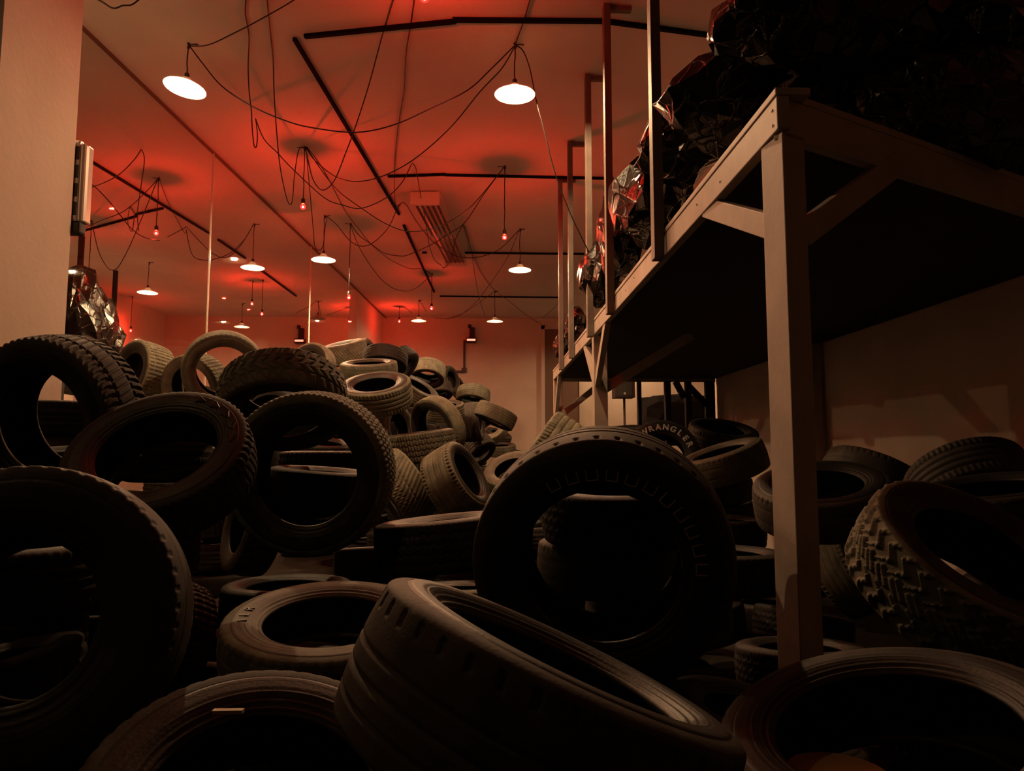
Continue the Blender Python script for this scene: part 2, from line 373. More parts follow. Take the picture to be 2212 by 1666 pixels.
def pendant(hook, by, label, tilt=0, lit=True, knot=True):
    """a dish lamp hung from a hook in the ceiling; by = picture row of its rim"""
    h = at_z(*hook, CEIL); d = ray(hook[0], by); z = EYE.z + (d * (h.y / d.y)).z + .09
    t = empty('pendant_lamp', (h.x, h.y, CEIL), label, 'lamp', 'dish pendant lamps')
    drop = CEIL - z - .05
    link('cord', cord_mesh(drop), None, t)
    hm = MB().tube([(0, 0, 0), (.01, 0, -.03), (0, 0, -.05)], .014, 6).tube([(0, 0, -.02), (.05, 0, -.012), (.08, .02, -.003)], .006, 5)
    hm.build('hook', M['cable'], t)
    for nm, me in pend_meshes().items():
        if nm == 'bulb' and not lit: me = me.copy(); me.materials.clear(); me.materials.append(M['bulb_off'])
        if nm == 'bulb' and lit and h.y > 14: me = me.copy(); me.materials.clear(); me.materials.append(M['bulb_white_dim'])
        if nm == 'shade' and not lit: me = me.copy(); me.materials.clear(); me.materials.append(M['shade_off'])
        o = link(nm, me, None, t); o.location = (0, 0, -drop - .05)
        if nm != 'socket' and tilt: o.rotation_euler = (R(-4 * tilt), R(7 * tilt), 0)
    return t
def red_bulb(hook, by, label, y=None):
    h = at_z(*hook, CEIL); d = ray(hook[0], by); z = EYE.z + (d * (h.y / d.y)).z
    t = empty('hanging_bulb', (h.x, h.y, CEIL), label, 'bulb', 'hanging red bulbs')
    drop = max(CEIL - z - .07, .06)
    link('cord', cord_mesh(drop), None, t)
    MB().tube([(0, 0, 0), (.01, 0, -.03), (0, 0, -.05)], .012, 6).tube([(0, 0, -.02), (-.05, 0, -.012), (-.09, .02, -.003)], .005, 5).build('hook', M['cable'], t)
    if not _bulb_proto:
        for nm, mb, m in (('socket', MB().lathe([(0, .03), (.012, .028), (.022, .015), (.024, -.03), (.020, -.04), (0, -.04)], 16), 'socket'),
                          ('bulb', MB().lathe(bulb_prof(.032), 20, (0, 0, -.035)), 'bulb_red'),
                          ('filament', MB().lathe([(.011 * math.sin(math.pi * k / 8), .011 * math.cos(math.pi * k / 8)) for k in range(9)], 12, (0, 0, -.078)), 'filament')):
            o = mb.build(nm, M[m], None, True); _bulb_proto[nm] = o.data; bpy.data.objects.remove(o)
    for nm, me in _bulb_proto.items():
        if nm == 'filament' and h.y > 14: me = me.copy(); me.materials.clear(); me.materials.append(M['filament_dim'])
        o = link(nm, me, None, t); o.location = (0, 0, -drop)
    return t
pendant((407, 93), 190, 'large lit dish lamp nearest on the left beside the wall pier', 1)
pendant((1112, 93), 203, 'large lit dish lamp nearest on the right of the ceiling centre')
pendant((701, 465), 561, 'lit dish lamp hanging beneath a looped cable, left of the long diagonal track')
pendant((1123, 494), 583, 'lit dish lamp in front of the third cross track, left of the uprights')
pendant((905, 648), 693, 'small far lit dish lamp between two red bulbs')
pendant((1069, 628), 694, 'small far lit dish lamp beside the wall bracket with red display')
pendant((549, 483), 578, 'blazing lit lamp behind the glass, highest of three there')
pendant((322, 566), 632, 'blazing lit lamp behind the glass, nearest the dark foil heap')
pendant((524, 655), 706, 'blazing lit lamp just above the upright tyre behind glass')
pendant((688, 650), 688, 'unlit dish lamp far back against the wall', lit=False)
def pend_at(x, y, label, kind='bulb_white_half'): # lamps out of view
    h = Vector((x, y, CEIL)); t = empty('pendant_lamp', h, label, 'lamp', 'dish pendant lamps'); drop = .55
    link('cord', cord_mesh(drop), None, t)
    for nm, me in pend_meshes().items():
        if nm == 'bulb': me = me.copy(); me.materials.clear(); me.materials.append(M[kind])
        o = link(nm, me, None, t); o.location = (0, 0, -drop - .05)
pend_at(3.6, 18.5, 'lit dish lamp behind the timber platform near the back wall')  # unseen lamp added to brighten the far wall beyond the platform
pend_at(-2.67, 1.3, 'dish lamp of the left row hanging nearest the viewer', 'bulb_white_near')
red_bulb((658, 317), 446, 'red bulb hanging under a fan of cables left of the long diagonal track')
red_bulb((1090, 358), 512, 'red bulb hanging right of the tube heater')
red_bulb((757, 482), 642, 'red bulb on the long straight cord above the left stub wall')
red_bulb((933, 590), 666, 'red bulb just right of the small far lamp, below the diagonal track')
red_bulb((863, 662), 694, 'red bulb just left of the small far lamp')
red_bulb((755, 664), 694, 'low red bulb in front of the stub wall, above the topmost tyre')
red_bulb((918, -110), -6, 'red bulb at the very top edge of the picture')
red_bulb((343, 383), 503, 'red bulb behind the glass with cables spreading above it')
red_bulb((198, 476), 596, 'red bulb behind the glass close to the wall pier')
red_bulb((286, 640), 714, 'low red bulb behind the glass beside the left wall')
red_bulb((546, 606), 656, 'red bulb behind the glass above the lowest blazing lamp')
red_bulb((568, 604), 678, 'small red bulb behind the glass right of the lowest blazing lamp')

# ------------------------------------------------------------------ cables
def cable(pts, y0, y1, label, rad=.006):
    P = [Vector((a, b)) for a, b in pts]; L = [0]
    for a, b in zip(P, P[1:]): L.append(L[-1] + (b - a).length)
    W = []
    for p, l in zip(P, L):
        q = at_y(p.x, p.y, y0 + (y1 - y0) * l / L[-1])
        if q.z > CEIL - .012: q = at_z(p.x, p.y, CEIL - .012)
        W.append(q)
    W = catmull(W, 5)
    for q in W: q.z = min(q.z, CEIL - .008)
    o = MB().tube(W, rad, 6).build('electric_cable', M['cable'], None, True, origin=W[0])
    tag(o, label, 'cable', 'black cables slung from the ceiling'); return o
cab = [
 ([(410,100),(450,97),(505,72),(570,38),(635,0),(690,-40)], 6.38, 5.3, 'cable rising right from the nearest left lamp to the top edge'),
 ([(410,100),(440,140),(480,187),(545,230),(620,262),(680,277),(770,286),(850,270),(930,235),(1010,195),(1060,150),(1110,100)], 6.38, 6.28, 'long cable swagged between the two nearest dish lamps'),
 ([(200,-8),(222,5),(245,18),(265,12),(285,10),(306,-6)], 5.0, 5.0, 'short cable loop at the top left corner of the ceiling'),
 ([(532,-10),(530,30),(538,80),(536,140),(538,195),(543,240),(545,280),(549,315),(554,316),(556,290),(552,256)], 6.0, 7.65, 'cable dangling to a narrow loop right of the nearest left lamp'),
 ([(552,256),(570,300),(600,331),(633,366),(700,427),(740,443),(781,450),(835,427),(869,393),(889,354)], 7.7, 8.98, 'cable swagged low from the narrow loop to the hook by the diagonal track'),
 ([(576,-10),(583,60),(590,130),(592,200),(598,290),(605,360),(617,420),(626,442),(632,430),(636,380),(645,325),(657,318)], 6.0, 8.55, 'long straight cable from the top edge looping up to the red bulb fan'),
 ([(660,318),(666,350),(675,385),(690,408),(706,408),(725,385),(745,335),(765,282),(795,190),(825,80),(852,-8)], 8.55, 5.7, 'cable from the red bulb fan curving up to the top edge'),
 ([(661,318),(677,343),(711,373),(741,388),(778,392),(828,380),(892,346),(970,279),(1037,198),(1084,148),(1112,100)], 8.55, 6.3, 'cable swagged from the red bulb fan up to the nearest right lamp'),
 ([(662,318),(689,360),(729,411),(781,450),(830,482),(870,498),(900,500),(933,494),(965,482),(1020,444),(1089,361)], 8.55, 9.06, 'cable swagged across the tube heater between two red bulbs'),
 ([(663,318),(694,360),(721,409),(748,460),(776,496),(792,517),(814,539),(846,563),(884,580),(911,581),(932,592)], 8.55, 14.6, 'long cable running back from the red bulb fan to the far red bulb'),
 ([(661,320),(670,420),(677,500),(680,532),(690,541),(698,530),(702,495),(706,468)], 8.55, 11.1, 'cable hanging in a deep loop beside the lamp left of the diagonal track'),
 ([(704,467),(727,485),(748,512),(767,528),(786,532),(805,525),(827,506),(843,485),(854,460),(867,438)], 11.1, 10.35, 'short cable sagging beneath the end of the long diagonal track'),
 ([(896,-8),(888,50),(878,110),(874,170),(872,200),(866,235),(862,262),(858,290),(852,370),(854,440),(866,440)], 5.7, 10.35, 'kinked vertical cable from the top edge crossing the long diagonal track'),
 ([(891,353),(899,366),(907,414),(919,477),(927,528),(938,560),(955,575)], 8.98, 12.0, 'cable dropping in front of the left tubes of the tube heater'),
 ([(868,437),(879,444),(900,479),(933,520),(960,539),(984,553),(1020,557),(1055,550),(1085,534),(1121,497)], 10.35, 11.65, 'cable sagging under the tube heater to the lamp by the uprights'),
 ([(1088,362),(1045,420),(1003,482),(963,509),(933,528),(884,550),(862,553),(830,547),(803,528),(775,508),(759,485)], 9.06, 11.45, 'cable swagged beneath the heater from the right red bulb to the left cord'),
 ([(757,484),(762,500),(776,534),(797,569),(824,604),(852,624),(879,629),(903,620),(931,594)], 11.45, 14.6, 'cable sagging below the short diagonal track'),
 ([(1000,487),(984,517),(976,555),(965,575),(955,578)], 11.5, 12.2, 'cable hooked right of the heater and tucked under its far end'),
 ([(1001,487),(1017,536),(1025,590),(1033,634),(1041,664),(1048,683)], 11.5, 16.6, 'thin cable falling right of the heater toward the far lamp'),
 ([(1003,487),(1008,500),(1020,547),(1041,593),(1069,629)], 11.5, 16.15, 'cable from the hook right of the heater to the far right lamp'),
 ([(1121,497),(1101,547),(1069,599),(1033,647),(1014,666),(990,683),(965,688),(938,687)], 11.65, 17.2, 'long cable sagging from the lamp by the uprights to the back wall'),
 ([(1068,630),(1050,643),(1030,658),(1000,677),(965,690)], 16.15, 18.5, 'cable sagging left from the far right lamp'),
 ([(1071,629),(1106,656),(1136,680),(1172,702)], 16.15, 19.3, 'cable sagging right from the far right lamp to the door'),
 ([(1213,645),(1202,660),(1190,672),(1172,686)], 17.3, 18.5, 'short cable dropping behind the farthest upright'),
 ([(1114,98),(1130,110),(1145,150),(1158,215),(1175,280),(1195,360),(1215,420),(1245,490),(1274,548)], 6.3, 6.74, 'cable falling from the nearest right lamp to the third upright'),
 ([(1147,-8),(1130,50),(1112,97)], 5.7, 6.3, 'short cable from the top edge to the nearest right lamp'),
 ([(305,323),(290,345),(260,375),(225,395),(190,407)], 8.7, 8.0, 'cable running left from a ceiling hook behind the glass'),
 ([(306,323),(312,345),(305,400),(297,460),(300,500)], 8.7, 8.9, 'cable dropping straight from a ceiling hook behind the glass'),
 ([(342,385),(320,410),(270,455),(215,478),(168,500)], 9.6, 10.5, 'cable fanning far left from the red bulb behind glass'),
 ([(344,386),(360,430),(385,480),(400,505)], 9.6, 12.0, 'cable fanning right from the red bulb behind glass'),
 ([(341,387),(315,450),(290,510),(268,556),(250,582),(232,578),(212,540),(199,480)], 9.6, 11.3, 'cable looping down between two red bulbs behind glass'),
 ([(190,402),(202,401),(240,440),(280,490),(310,512),(345,520)], 8.6, 9.6, 'slanting cable crossing the tracks behind glass'),
 ([(403,490),(385,500),(362,512)], 11.9, 11.6, 'short cable left of the middle hook behind glass'),
 ([(404,491),(430,520),(460,548),(490,556),(520,530),(547,486)], 11.9, 11.55, 'cable swagged to the highest blazing lamp behind glass'),
 ([(547,485),(530,515),(500,545),(470,558),(440,562),(415,550),(402,496)], 11.55, 11.9, 'second cable swagged to the highest blazing lamp behind glass'),
 ([(280,447),(276,480),(285,500),(290,462),(280,447)], 11.0, 11.2, 'tight cable loop under the cross track behind glass'),
 ([(640,676),(670,661),(684,650),(690,664),(692,682)], 17.2, 17.2, 'cable looped over the hook of the unlit lamp'),
 ([(705,682),(725,674),(740,669),(754,664)], 17.4, 18.0, 'cable running from the unlit lamp to the low red bulb'),
 ([(864,663),(878,667),(890,677)], 18.0, 18.4, 'short cable right of the red bulb by the stub wall'),
 ([(906,649),(912,658),(921,674)], 17.2, 17.6, 'short cable beside the small far lamp between red bulbs'),
]
for pts, y0, y1, lab in cab: cable(pts, y0, y1, lab)

# ------------------------------------------------------------------ tube heater on the ceiling
HA, HB = at_z(918, 437, CEIL - .16), at_z(984, 570, CEIL - .16)
ht = empty('tube_heater', ((HA.x + HB.x) / 2, (HA.y + HB.y) / 2, CEIL), 'long ceiling heater with five dark tubes and pale end cap', 'heater')
hd = (HB - HA); hl = hd.length; ang = math.atan2(-hd.x, hd.y)
ht.rotation_euler = (0, 0, ang)
def hpart(mb, name, m, bevel=0, smooth=False): return mb.build(name, m, ht, smooth, bevel)
hw = .20
hpart(MB().box((-hw, -hl/2, -.05), (hw, hl/2, -.02)), 'back_plate', M['casing'], .004)
for s in (-1, 1):
    hpart(MB().box((-hw, s * hl/2 - .03, -.20), (hw, s * hl/2 + .03, -.02)), 'end_cap', M['casing'], .006)
    hpart(MB().box((-.02, s * hl/3 - .02, -.02), (.02, s * hl/3 + .02, -.003)), 'bracket', M['casing'])
for k in range(5):
    x = -.15 + .075 * k
    hpart(MB().tube([(x, -hl/2, -.14), (x, hl/2, -.14)], .019, 12), 'tube', M['tube'], 0, True)

# wall panel fixed behind the pier
pn = empty('wall_panel', (-2.695, 4.73, 2.3), 'pale metal panel with dark slots fixed behind the wall pier', 'panel')
pz0, pz1 = at_y(170, 497, 4.76).z, at_y(175, 306, 4.76).z
mb = MB().box((-.10, 0, pz0 - 2.3 + .05), (.062, .05, pz1 - 2.3)).prism([(.062, .0), (.085, .012), (.098, .04), (.098, .10), (-.10, .10), (-.10, .05), (.062, .05)], pz0 - 2.3 + .05, pz1 - 2.3 - .02)
mb.build('casing', M['metal_grey'], pn, bevel=.012)
for k in range(4):
    z0 = pz0 - 2.3 + .09 + k * (pz1 - pz0 - .1) / 4
    MB().box((.02, -.004, z0), (.056, .004, z0 + (pz1 - pz0) / 4 - .06)).build('slot', M['slot'], pn, bevel=.002)
MB().box((-.10, .0, pz0 - 2.3 - .03), (.085, .08, pz0 - 2.3 + .05)).build('foot', M['slot'], pn, bevel=.015)

# ------------------------------------------------------------------ far wall fittings
def wall_bracket(px, py, label, pipe=True):
    c = at_y(px, py, YF - .12); t = empty('wall_display', (c.x, c.y, c.z), label, 'display', 'displays on wall brackets')
    MB().box((-.13, -.10, -.09), (.13, .10, .03)).build('housing', M['black_box'], t, bevel=.01)
    MB().box((-.11, -.104, -.055), (.11, -.098, -.005)).build('display', M['display'], t)
    MB().box((-.05, -.02, .03), (.09, .09, .32)).box((-.09, -.02, .30), (.0, .06, .40)).build('neck', M['black_box'], t, bevel=.015)
    if pipe:
        a = at_y(1003, 740, YF - .03) - c; b = at_y(1003, 800, YF - .03) - c; d = at_y(978, 803, YF - .03) - c
        MB().bar((-.10, .03, -.04), (a.x, .06, -.04), .05, .05).bar((a.x, a.y, -.02), (a.x, a.y, b.z), .05, .05).bar((a.x, a.y, d.z), (d.x, a.y, d.z), .05, .06).build('pipe', M['black_box'], t)
        MB().box((b.x - .07, a.y - .05, b.z - .06), (b.x + .06, a.y + .04, b.z + .06)).build('junction_box', M['black_box'], t, bevel=.01)
wall_bracket(1018, 733, 'black wall bracket with glowing red display and bent pipe')
wall_bracket(648, 735, 'black wall bracket with dim red display above the pile on the left', False)
c = at_y(826, 691, YF - .02)
sg = MB().box((-.06, -.012, -.09), (.06, .015, .09)).build('wall_notice', M['white'], bevel=.004); sg.location = c
tag(sg, 'small pale notice on the back wall right of the stub wall', 'notice')

# ------------------------------------------------------------------ loudspeaker and covered crates beyond the platform
c = at_y(1345, 845, 13.2)
sp = empty('loudspeaker', (c.x, c.y, 0), 'black loudspeaker on a stand seen under the timber platform', 'speaker')
MB().box((-.17, -.14, c.z - .13), (.20, .16, c.z + .28)).build('cabinet', M['black_box'], sp, bevel=.012)
MB().box((-.13, -.146, c.z - .09), (.14, -.141, c.z + .26)).build('grille', M['slot'], sp)
MB().bar((.0, -.15, c.z - .075), (.0, -.15, c.z - .035), .008, .004).bar((.018, -.15, c.z - .075), (.018, -.15, c.z - .035), .008, .004).bar((.0, -.15, c.z - .045), (.018, -.15, c.z - .06), .008, .004).build('badge', M['white'], sp)
MB().tube([(.03, .02, 0), (.03, .02, c.z - .13)], .022, 10).build('stand', M['black_box'], sp, True)

# ------------------------------------------------------------------ crumpled black foil
def crumple_mesh(name, rad, seed, sub=2, sharp=.30, spikes=(), loc=None, boxy=0):
    """a crushed plastic sheet: flat facets meeting in narrow rounded creases that catch the lamps"""
    rn = random.Random(seed); off = Vector((seed * 7.3, seed * 3.1, seed * 5.7))
    bm = bmesh.new(); bmesh.ops.create_icosphere(bm, subdivisions=sub + 1, radius=1)
    bm.verts.ensure_lookup_table()
    for v in bm.verts:
        p = v.co.normalized()
        p = (p + Vector((rn.uniform(-1, 1), rn.uniform(-1, 1), rn.uniform(-1, 1))) * (.26 / sub)).normalized()
        r_ = 1 + sharp * noise.noise(p * 1.6 + off) + sharp * .5 * noise.noise(p * 4.2 + off) + rn.uniform(-.5, .5) * sharp * .30
        if boxy: r_ *= (1 / max(abs(p.x), abs(p.y), abs(p.z))) ** boxy
        for sdir, amt in spikes:
            a = p.dot(Vector(sdir).normalized())
            if a > .72: r_ += amt * ((a - .72) / .28) ** 2
        v.co = Vector((p.x * rad[0], p.y * rad[1], p.z * rad[2])) * r_
    bmesh.ops.recalc_face_normals(bm, faces=bm.faces)
    ed = [e for e in bm.edges if e.is_manifold and e.calc_face_angle(0) > R(14)]
    bv = bmesh.ops.bevel(bm, geom=ed, offset=.011, offset_type='OFFSET', segments=3, profile=.5, affect='EDGES', clamp_overlap=True)
    for f in bv['faces']: f.smooth = True
    for v in bm.verts:
        q = v.co * 14 + off
        v.co += Vector((noise.noise(q), noise.noise(q + Vector((9, 0, 0))), noise.noise(q + Vector((0, 9, 0))))) * .006
        if loc is not None:
            wz = v.co + loc; front = (wz.x - PX) * .47 - (wz.y - NEAR) * .88    # > 0: beyond the slanting front edge
            if loc.x < 0: v.co.z = max(v.co.z, 2.412 - loc.z)
            elif wz.x > PX - .02 and front < .03: v.co.z = max(v.co.z, PZ + .006 + .012 * abs(noise.noise(q * 1.3)) - loc.z)
            elif wz.x <= PX - .02: v.co.z = max(v.co.z, PZ - .03 - loc.z)
    me = bpy.data.meshes.new(name); bm.to_mesh(me); bm.free()
    return me
def foil(px, py, y, rad, seed, label, spikes=(), sub=2, name='foil_heap', sharp=.30, on=True):
    L_ = at_y(px, py, y)
    o = link(name, crumple_mesh(name, rad, seed, sub, sharp, spikes, L_ if on else None), M['foil']); o.location = L_
    tag(o, label, 'foil', 'crumpled black foil'); return o
foil(1950, 110, 3.35, (.78, .60, .52), 3, 'largest mass of black foil draped over the front corner of the timber platform', sub=3)
foil(2075, 225, 2.95, (.42, .16, .24), 19, 'black foil flap hanging over the slanting front beam of the timber platform', sub=3)
foil(2150, 190, 3.75, (.42, .5, .72), 23, 'tall black foil mass against the right wall on the timber platform', sub=3)
foil(1690, 45, 3.0, (.26, .25, .20), 9, 'black foil knot over the near leg, against the ceiling', spikes=(((-1, 0, -.2), .25),))
foil(1632, 98, 3.1, (.11, .10, .06), 12, 'small glittering foil corner pointing left', spikes=(((-1, 0, -.15), 1.1),))
foil(1585, 215, 3.5, (.30, .35, .20), 5, 'dark foil flap with a pointed corner left of the near leg', spikes=(((-1, 0, .1), .35),))
foil(1475, 318, 4.35, (.26, .35, .22), 8, 'bright glittering foil bundle behind the nearest upright')
foil(1400, 440, 5.0, (.26, .42, .28), 14, 'dull foil bundle between the first and second uprights')
foil(1345, 500, 6.0, (.20, .40, .40), 17, 'dark foil bundle just behind the second upright')
foil(1300, 590, 6.9, (.20, .45, .32), 21, 'glittering foil bundle behind the third upright')
foil(1243, 705, 9.0, (.13, .35, .22), 26, 'small foil bundle behind the fourth upright')
foil(1212, 752, 10.0, (.10, .25, .18), 29, 'smallest foil bundle at the far end of the timber platform')
# the second, far platform load behind the glass
for px, py, y, rad, seed, lab in ((165, 700, 9.6, (.28, .4, .75), 33, 'tall dark foil heap behind the glass against the wall pier'),
                                  (205, 720, 9.9, (.22, .4, .62), 36, 'lower dark foil heap behind the glass right of the tall one'),
                                  (228, 758, 10.2, (.20, .4, .42), 39, 'small dark foil heap lowest behind the glass')):
    foil(px, py, y, rad, seed, lab)
lp = empty('timber_platform', (-6.4, 10.8, 0), 'second timber platform behind the glass carrying dark foil heaps', 'platform')
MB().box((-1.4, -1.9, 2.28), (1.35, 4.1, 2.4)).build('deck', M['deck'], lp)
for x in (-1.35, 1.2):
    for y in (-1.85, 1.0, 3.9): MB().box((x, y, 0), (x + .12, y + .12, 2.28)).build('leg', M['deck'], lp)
for (px, ty, label) in ((177, 510, 'dark upright post behind the glass nearest the wall pier'), (250, 585, 'dark crooked upright post behind the glass beside the foil')):
    h = at_z(px, ty, CEIL); mb = MB()
    b = Vector((h.x - .02, h.y, 0)); b.z = 2.402; mb.bar(b, Vector((h.x, h.y, 2.6)), .07, .07).bar(Vector((h.x, h.y, 2.58)), Vector((h.x + .0, h.y, CEIL - .002)), .07, .07)
    o = mb.build('upright_post', M['deck'], origin=(h.x, h.y, 0)); tag(o, label, 'post', 'uprights behind the glass')

# covered pallet under the platform
cp = link('covered_crate', crumple_mesh('covered_crate', (.62, .36, .42), 51, 2, .05, boxy=.8), M['cloth']); cp.location = at_y(1466, 908, 12.2)
tag(cp, 'dark covered crate heap seen under the timber platform before the bright wall', 'crate')

# ------------------------------------------------------------------ tyres
def smooth01(x): x = np.clip(x, 0, 1); return x * x * (3 - 2 * x)
def groove(d, wd): return 1 - smooth01((np.abs(d) - wd) / (wd * .6 + 1e-6))
def per(x): return np.abs((x % 1.0) - .5)             # 0 at the middle of each period
def tri(x): return 2 * np.abs(2 * (x - np.floor(x + .5))) - 1
def pattern(kind, u, s):
    a = np.abs(s)
    g = np.zeros_like(u * s)
    edge = smooth01((.93 - a) / .20)
    if kind == 'rib':
        for c in (-.46, -.16, .16, .46): g = np.maximum(g, groove(s - c, .030))
        g = np.maximum(g, .6 * groove((per(u * 64 + s * .6) ) / 64 * 6, .018) * (a > .52))
    elif kind == 'stripe':
        for c in (-.40, -.08, .24, .52): g = np.maximum(g, groove(s - c, .020))
        g = np.maximum(g, .9 * groove(per(u * 58) / 58 * 6, .026) * (a > .66))
    elif kind == 'zig':
        z = tri(u * 44) * .05
        for c in (-.5, -.17, .17, .5): g = np.maximum(g, groove(s - c - z, .030))
        g = np.maximum(g, .5 * groove(per(u * 88 + s * .8) / 88 * 6, .012) * (a < .9))
    elif kind == 'vee':
        for c in (-.36, .36): g = np.maximum(g, groove(s - c, .035))
        g = np.maximum(g, groove(s, .012))
        g = np.maximum(g, groove(per(u * 36 + a * 1.7 + .12 * np.sin(a * 6)) / 36 * 6, .026) * (a > .05))
        g = np.maximum(g, .7 * groove(per(u * 36 + .5 + a * .4) / 36 * 6, .016) * (a > .42) * (a < .9))
    elif kind == 'block':
        z = tri(u * 30) * .07
        for c in (-.48, -.14, .14, .48): g = np.maximum(g, groove(s - c - z, .035))
        g = np.maximum(g, groove(per(u * 60 + np.where(s > 0, .5, 0) + s * 1.0) / 60 * 6, .030) * (a > .14))
        g = np.maximum(g, .5 * groove(per(u * 120 + s * 3) / 120 * 6, .010))
    elif kind == 'slant':
        g = np.maximum(g, groove(per(u * 46 + s * 2.6) / 46 * 6, .022) * (a < .95))
        for c in (-.05,): g = np.maximum(g, groove(s - c, .022))
        g = np.maximum(g, .6 * groove(per(u * 92 - s * 1.2) / 92 * 6, .014) * (s > .3))
    elif kind == 'lateral':
        for c in (-.34, .34): g = np.maximum(g, groove(s - c, .025))
        g = np.maximum(g, .95 * groove(per(u * 62 + np.sign(s) * .25 + a * 1.6 + .2 * np.sin(a * 7)) / 62 * 6, .017) * (a > .36))
        g = np.maximum(g, .6 * groove(per(u * 62 + s * 1.2) / 62 * 6, .010) * (a < .30))
    elif kind == 'square':
        for c in (-.55, -.2, .2, .55): g = np.maximum(g, groove(s - c, .022))
        g = np.maximum(g, .9 * groove(per(u * 52) / 52 * 6, .020))
    elif kind == 'line':
        for c in (-.50, -.18, .14): g = np.maximum(g, .8 * groove(s - c, .016))
        g = np.maximum(g, .6 * groove(per(u * 40 + s * .5) / 40 * 6, .014) * (s > .55) * (s < .74))
    elif kind == 'bald':
        for c in (-.3, .3): g = np.maximum(g, .35 * groove(s - c, .03))
        g = np.maximum(g, .8 * groove(per(u * 52 + s * .5) / 52 * 6, .014) * (a > .62) * (a < .86))
    elif kind == 'mud':
        g = np.maximum(g, groove(per(u * 34 + np.where(s > 0, .5, 0) + tri(a * 2.2) * .25) / 34 * 6, .045) * (a > .2))
        for c in (-.2, .2): g = np.maximum(g, groove(s - c - tri(u * 34) * .08, .04))
        g = np.maximum(g, .5 * groove(per(u * 68 + s * 4) / 68 * 6, .012))
    return g * edge
_tyres = {}
def tyre_meshes(kind, wd, rim, hi, tone='n'):
    key = (kind, wd, rim, hi, tone); mt, ms = TONE[tone]
    if key in _tyres: return _tyres[key]
    hw_ = wd / 2; rr = rim / 2
    nu, ns = (720, 56) if hi == 2 else ((480, 40) if hi == 1 else (240, 24))
    # tread: crown, rounded shoulder
    s = np.linspace(-1, 1, ns); a = np.abs(s)
    tc = .74
    zc = np.where(a < tc, a / tc * .80 * hw_, 0); rc = .5 - .010 * (a / tc) ** 2
    t = np.clip((a - tc) / (1 - tc), 0, 1)
    z = np.where(a < tc, zc, .80 * hw_ + (.965 - .80) * hw_ * np.sin(t * 1.35) / math.sin(1.35))
    r_ = np.where(a < tc, rc, .49 - .045 * (1 - np.cos(t * 1.35)) / (1 - math.cos(1.35)))
    z = z * np.sign(s)
    u = np.arange(nu) / nu
    depth = {'bald': .006, 'mud': .018, 'block': .013}.get(kind, .012)
    G = pattern(kind, u[:, None], s[None, :])
    RR = r_[None, :] - depth * G
    ZZ = np.broadcast_to(z[None, :], RR.shape)
    A = (u * 2 * math.pi)[:, None]
    V = np.stack([RR * np.cos(A), RR * np.sin(A), ZZ], -1).reshape(-1, 3)
    i = np.arange(nu)[:, None]; j = np.arange(ns - 1)[None, :]; i2 = (i + 1) % nu
    Fq = np.stack([i * ns + j, i2 * ns + j, i2 * ns + j + 1, i * ns + j + 1], -1).reshape(-1, 4)
    out = {'tread': mesh_np('tread', V, Fq)}; out['tread'].materials.append(M[mt])
    # sidewall profile from the shoulder to the bead
    r0 = .447; n = 34 if hi else 16
    q = np.linspace(0, 1, n)
    mid = [(0, .955), (.18, .995), (.38, 1.0), (.6, .965), (.8, .88), (.9, .83), (1.0, .80)]
    zz = np.interp(q, [m_[0] for m_ in mid], [m_[1] for m_ in mid]) * hw_
    r2 = r0 + (rr - r0) * q
    # moulded rings standing proud of the wall
    for c, wv, hgt in ((.10, .018, .0035), (.16, .012, .002), (.52, .02, .0025), (.74, .02, .004), (.90, .03, .006)):
        zz = zz + hgt * np.exp(-((q - c) / wv) ** 2)
    lip = [(rr - .004, .775 * hw_), (rr - .006, .74 * hw_), (rr - .002, .68 * hw_), (rr + .010, .655 * hw_)]
    prof = list(zip(r2, zz)) + lip
    nv = 200 if hi == 2 else (144 if hi else 80)
    A = np.arange(nv) / nv * 2 * math.pi
    def revolve(name, prof, m, flip=False):
        pr = np.array(prof); k = len(pr)
        V = np.stack([pr[None, :, 0] * np.cos(A)[:, None], pr[None, :, 0] * np.sin(A)[:, None], np.broadcast_to(pr[None, :, 1], (nv, k))], -1).reshape(-1, 3)
        i = np.arange(nv)[:, None]; j = np.arange(k - 1)[None, :]; i2 = (i + 1) % nv
        f = [i * k + j, i2 * k + j, i2 * k + j + 1, i * k + j + 1]
        if flip: f = f[::-1]
        me = mesh_np(name, V, np.stack(f, -1).reshape(-1, 4)); me.materials.append(M[m]); return me
    out['sidewall'] = revolve('sidewall', prof, ms, True)
    out['sidewall_b'] = revolve('sidewall', [(p, -z_) for p, z_ in prof], ms)
    inn = [(rr + .010, .655 * hw_), (rr + .03, .74 * hw_), (rr + .3 * (r0 - rr) + .01, .86 * hw_), (r0 - .05, .90 * hw_), (r0 - .012, .80 * hw_), (r0 + .004, .6 * hw_), (r0 + .008, .2 * hw_)]
    inn = inn + [(p, -z_) for p, z_ in inn[::-1]]
    out['inner_liner'] = revolve('inner_liner', inn, 'inner')
    _tyres[key] = out
    out['_side'] = (q, r2, zz)
    return out
def glyph_mesh(ch, size, outline):
    cu = bpy.data.curves.new('glyph', 'FONT'); cu.body = ch; cu.size = size; cu.align_x = 'CENTER'; cu.align_y = 'CENTER'; cu.resolution_u = 3
    if outline: cu.fill_mode = 'NONE'; cu.bevel_depth = size * .035; cu.bevel_resolution = 0
    else: cu.extrude = size * .05
    ob = bpy.data.objects.new('glyph', cu); C.objects.link(ob)
    me = bpy.data.meshes.new_from_object(ob.evaluated_get(bpy.context.evaluated_depsgraph_get()))
    bpy.data.objects.remove(ob); bpy.data.curves.remove(cu); return me
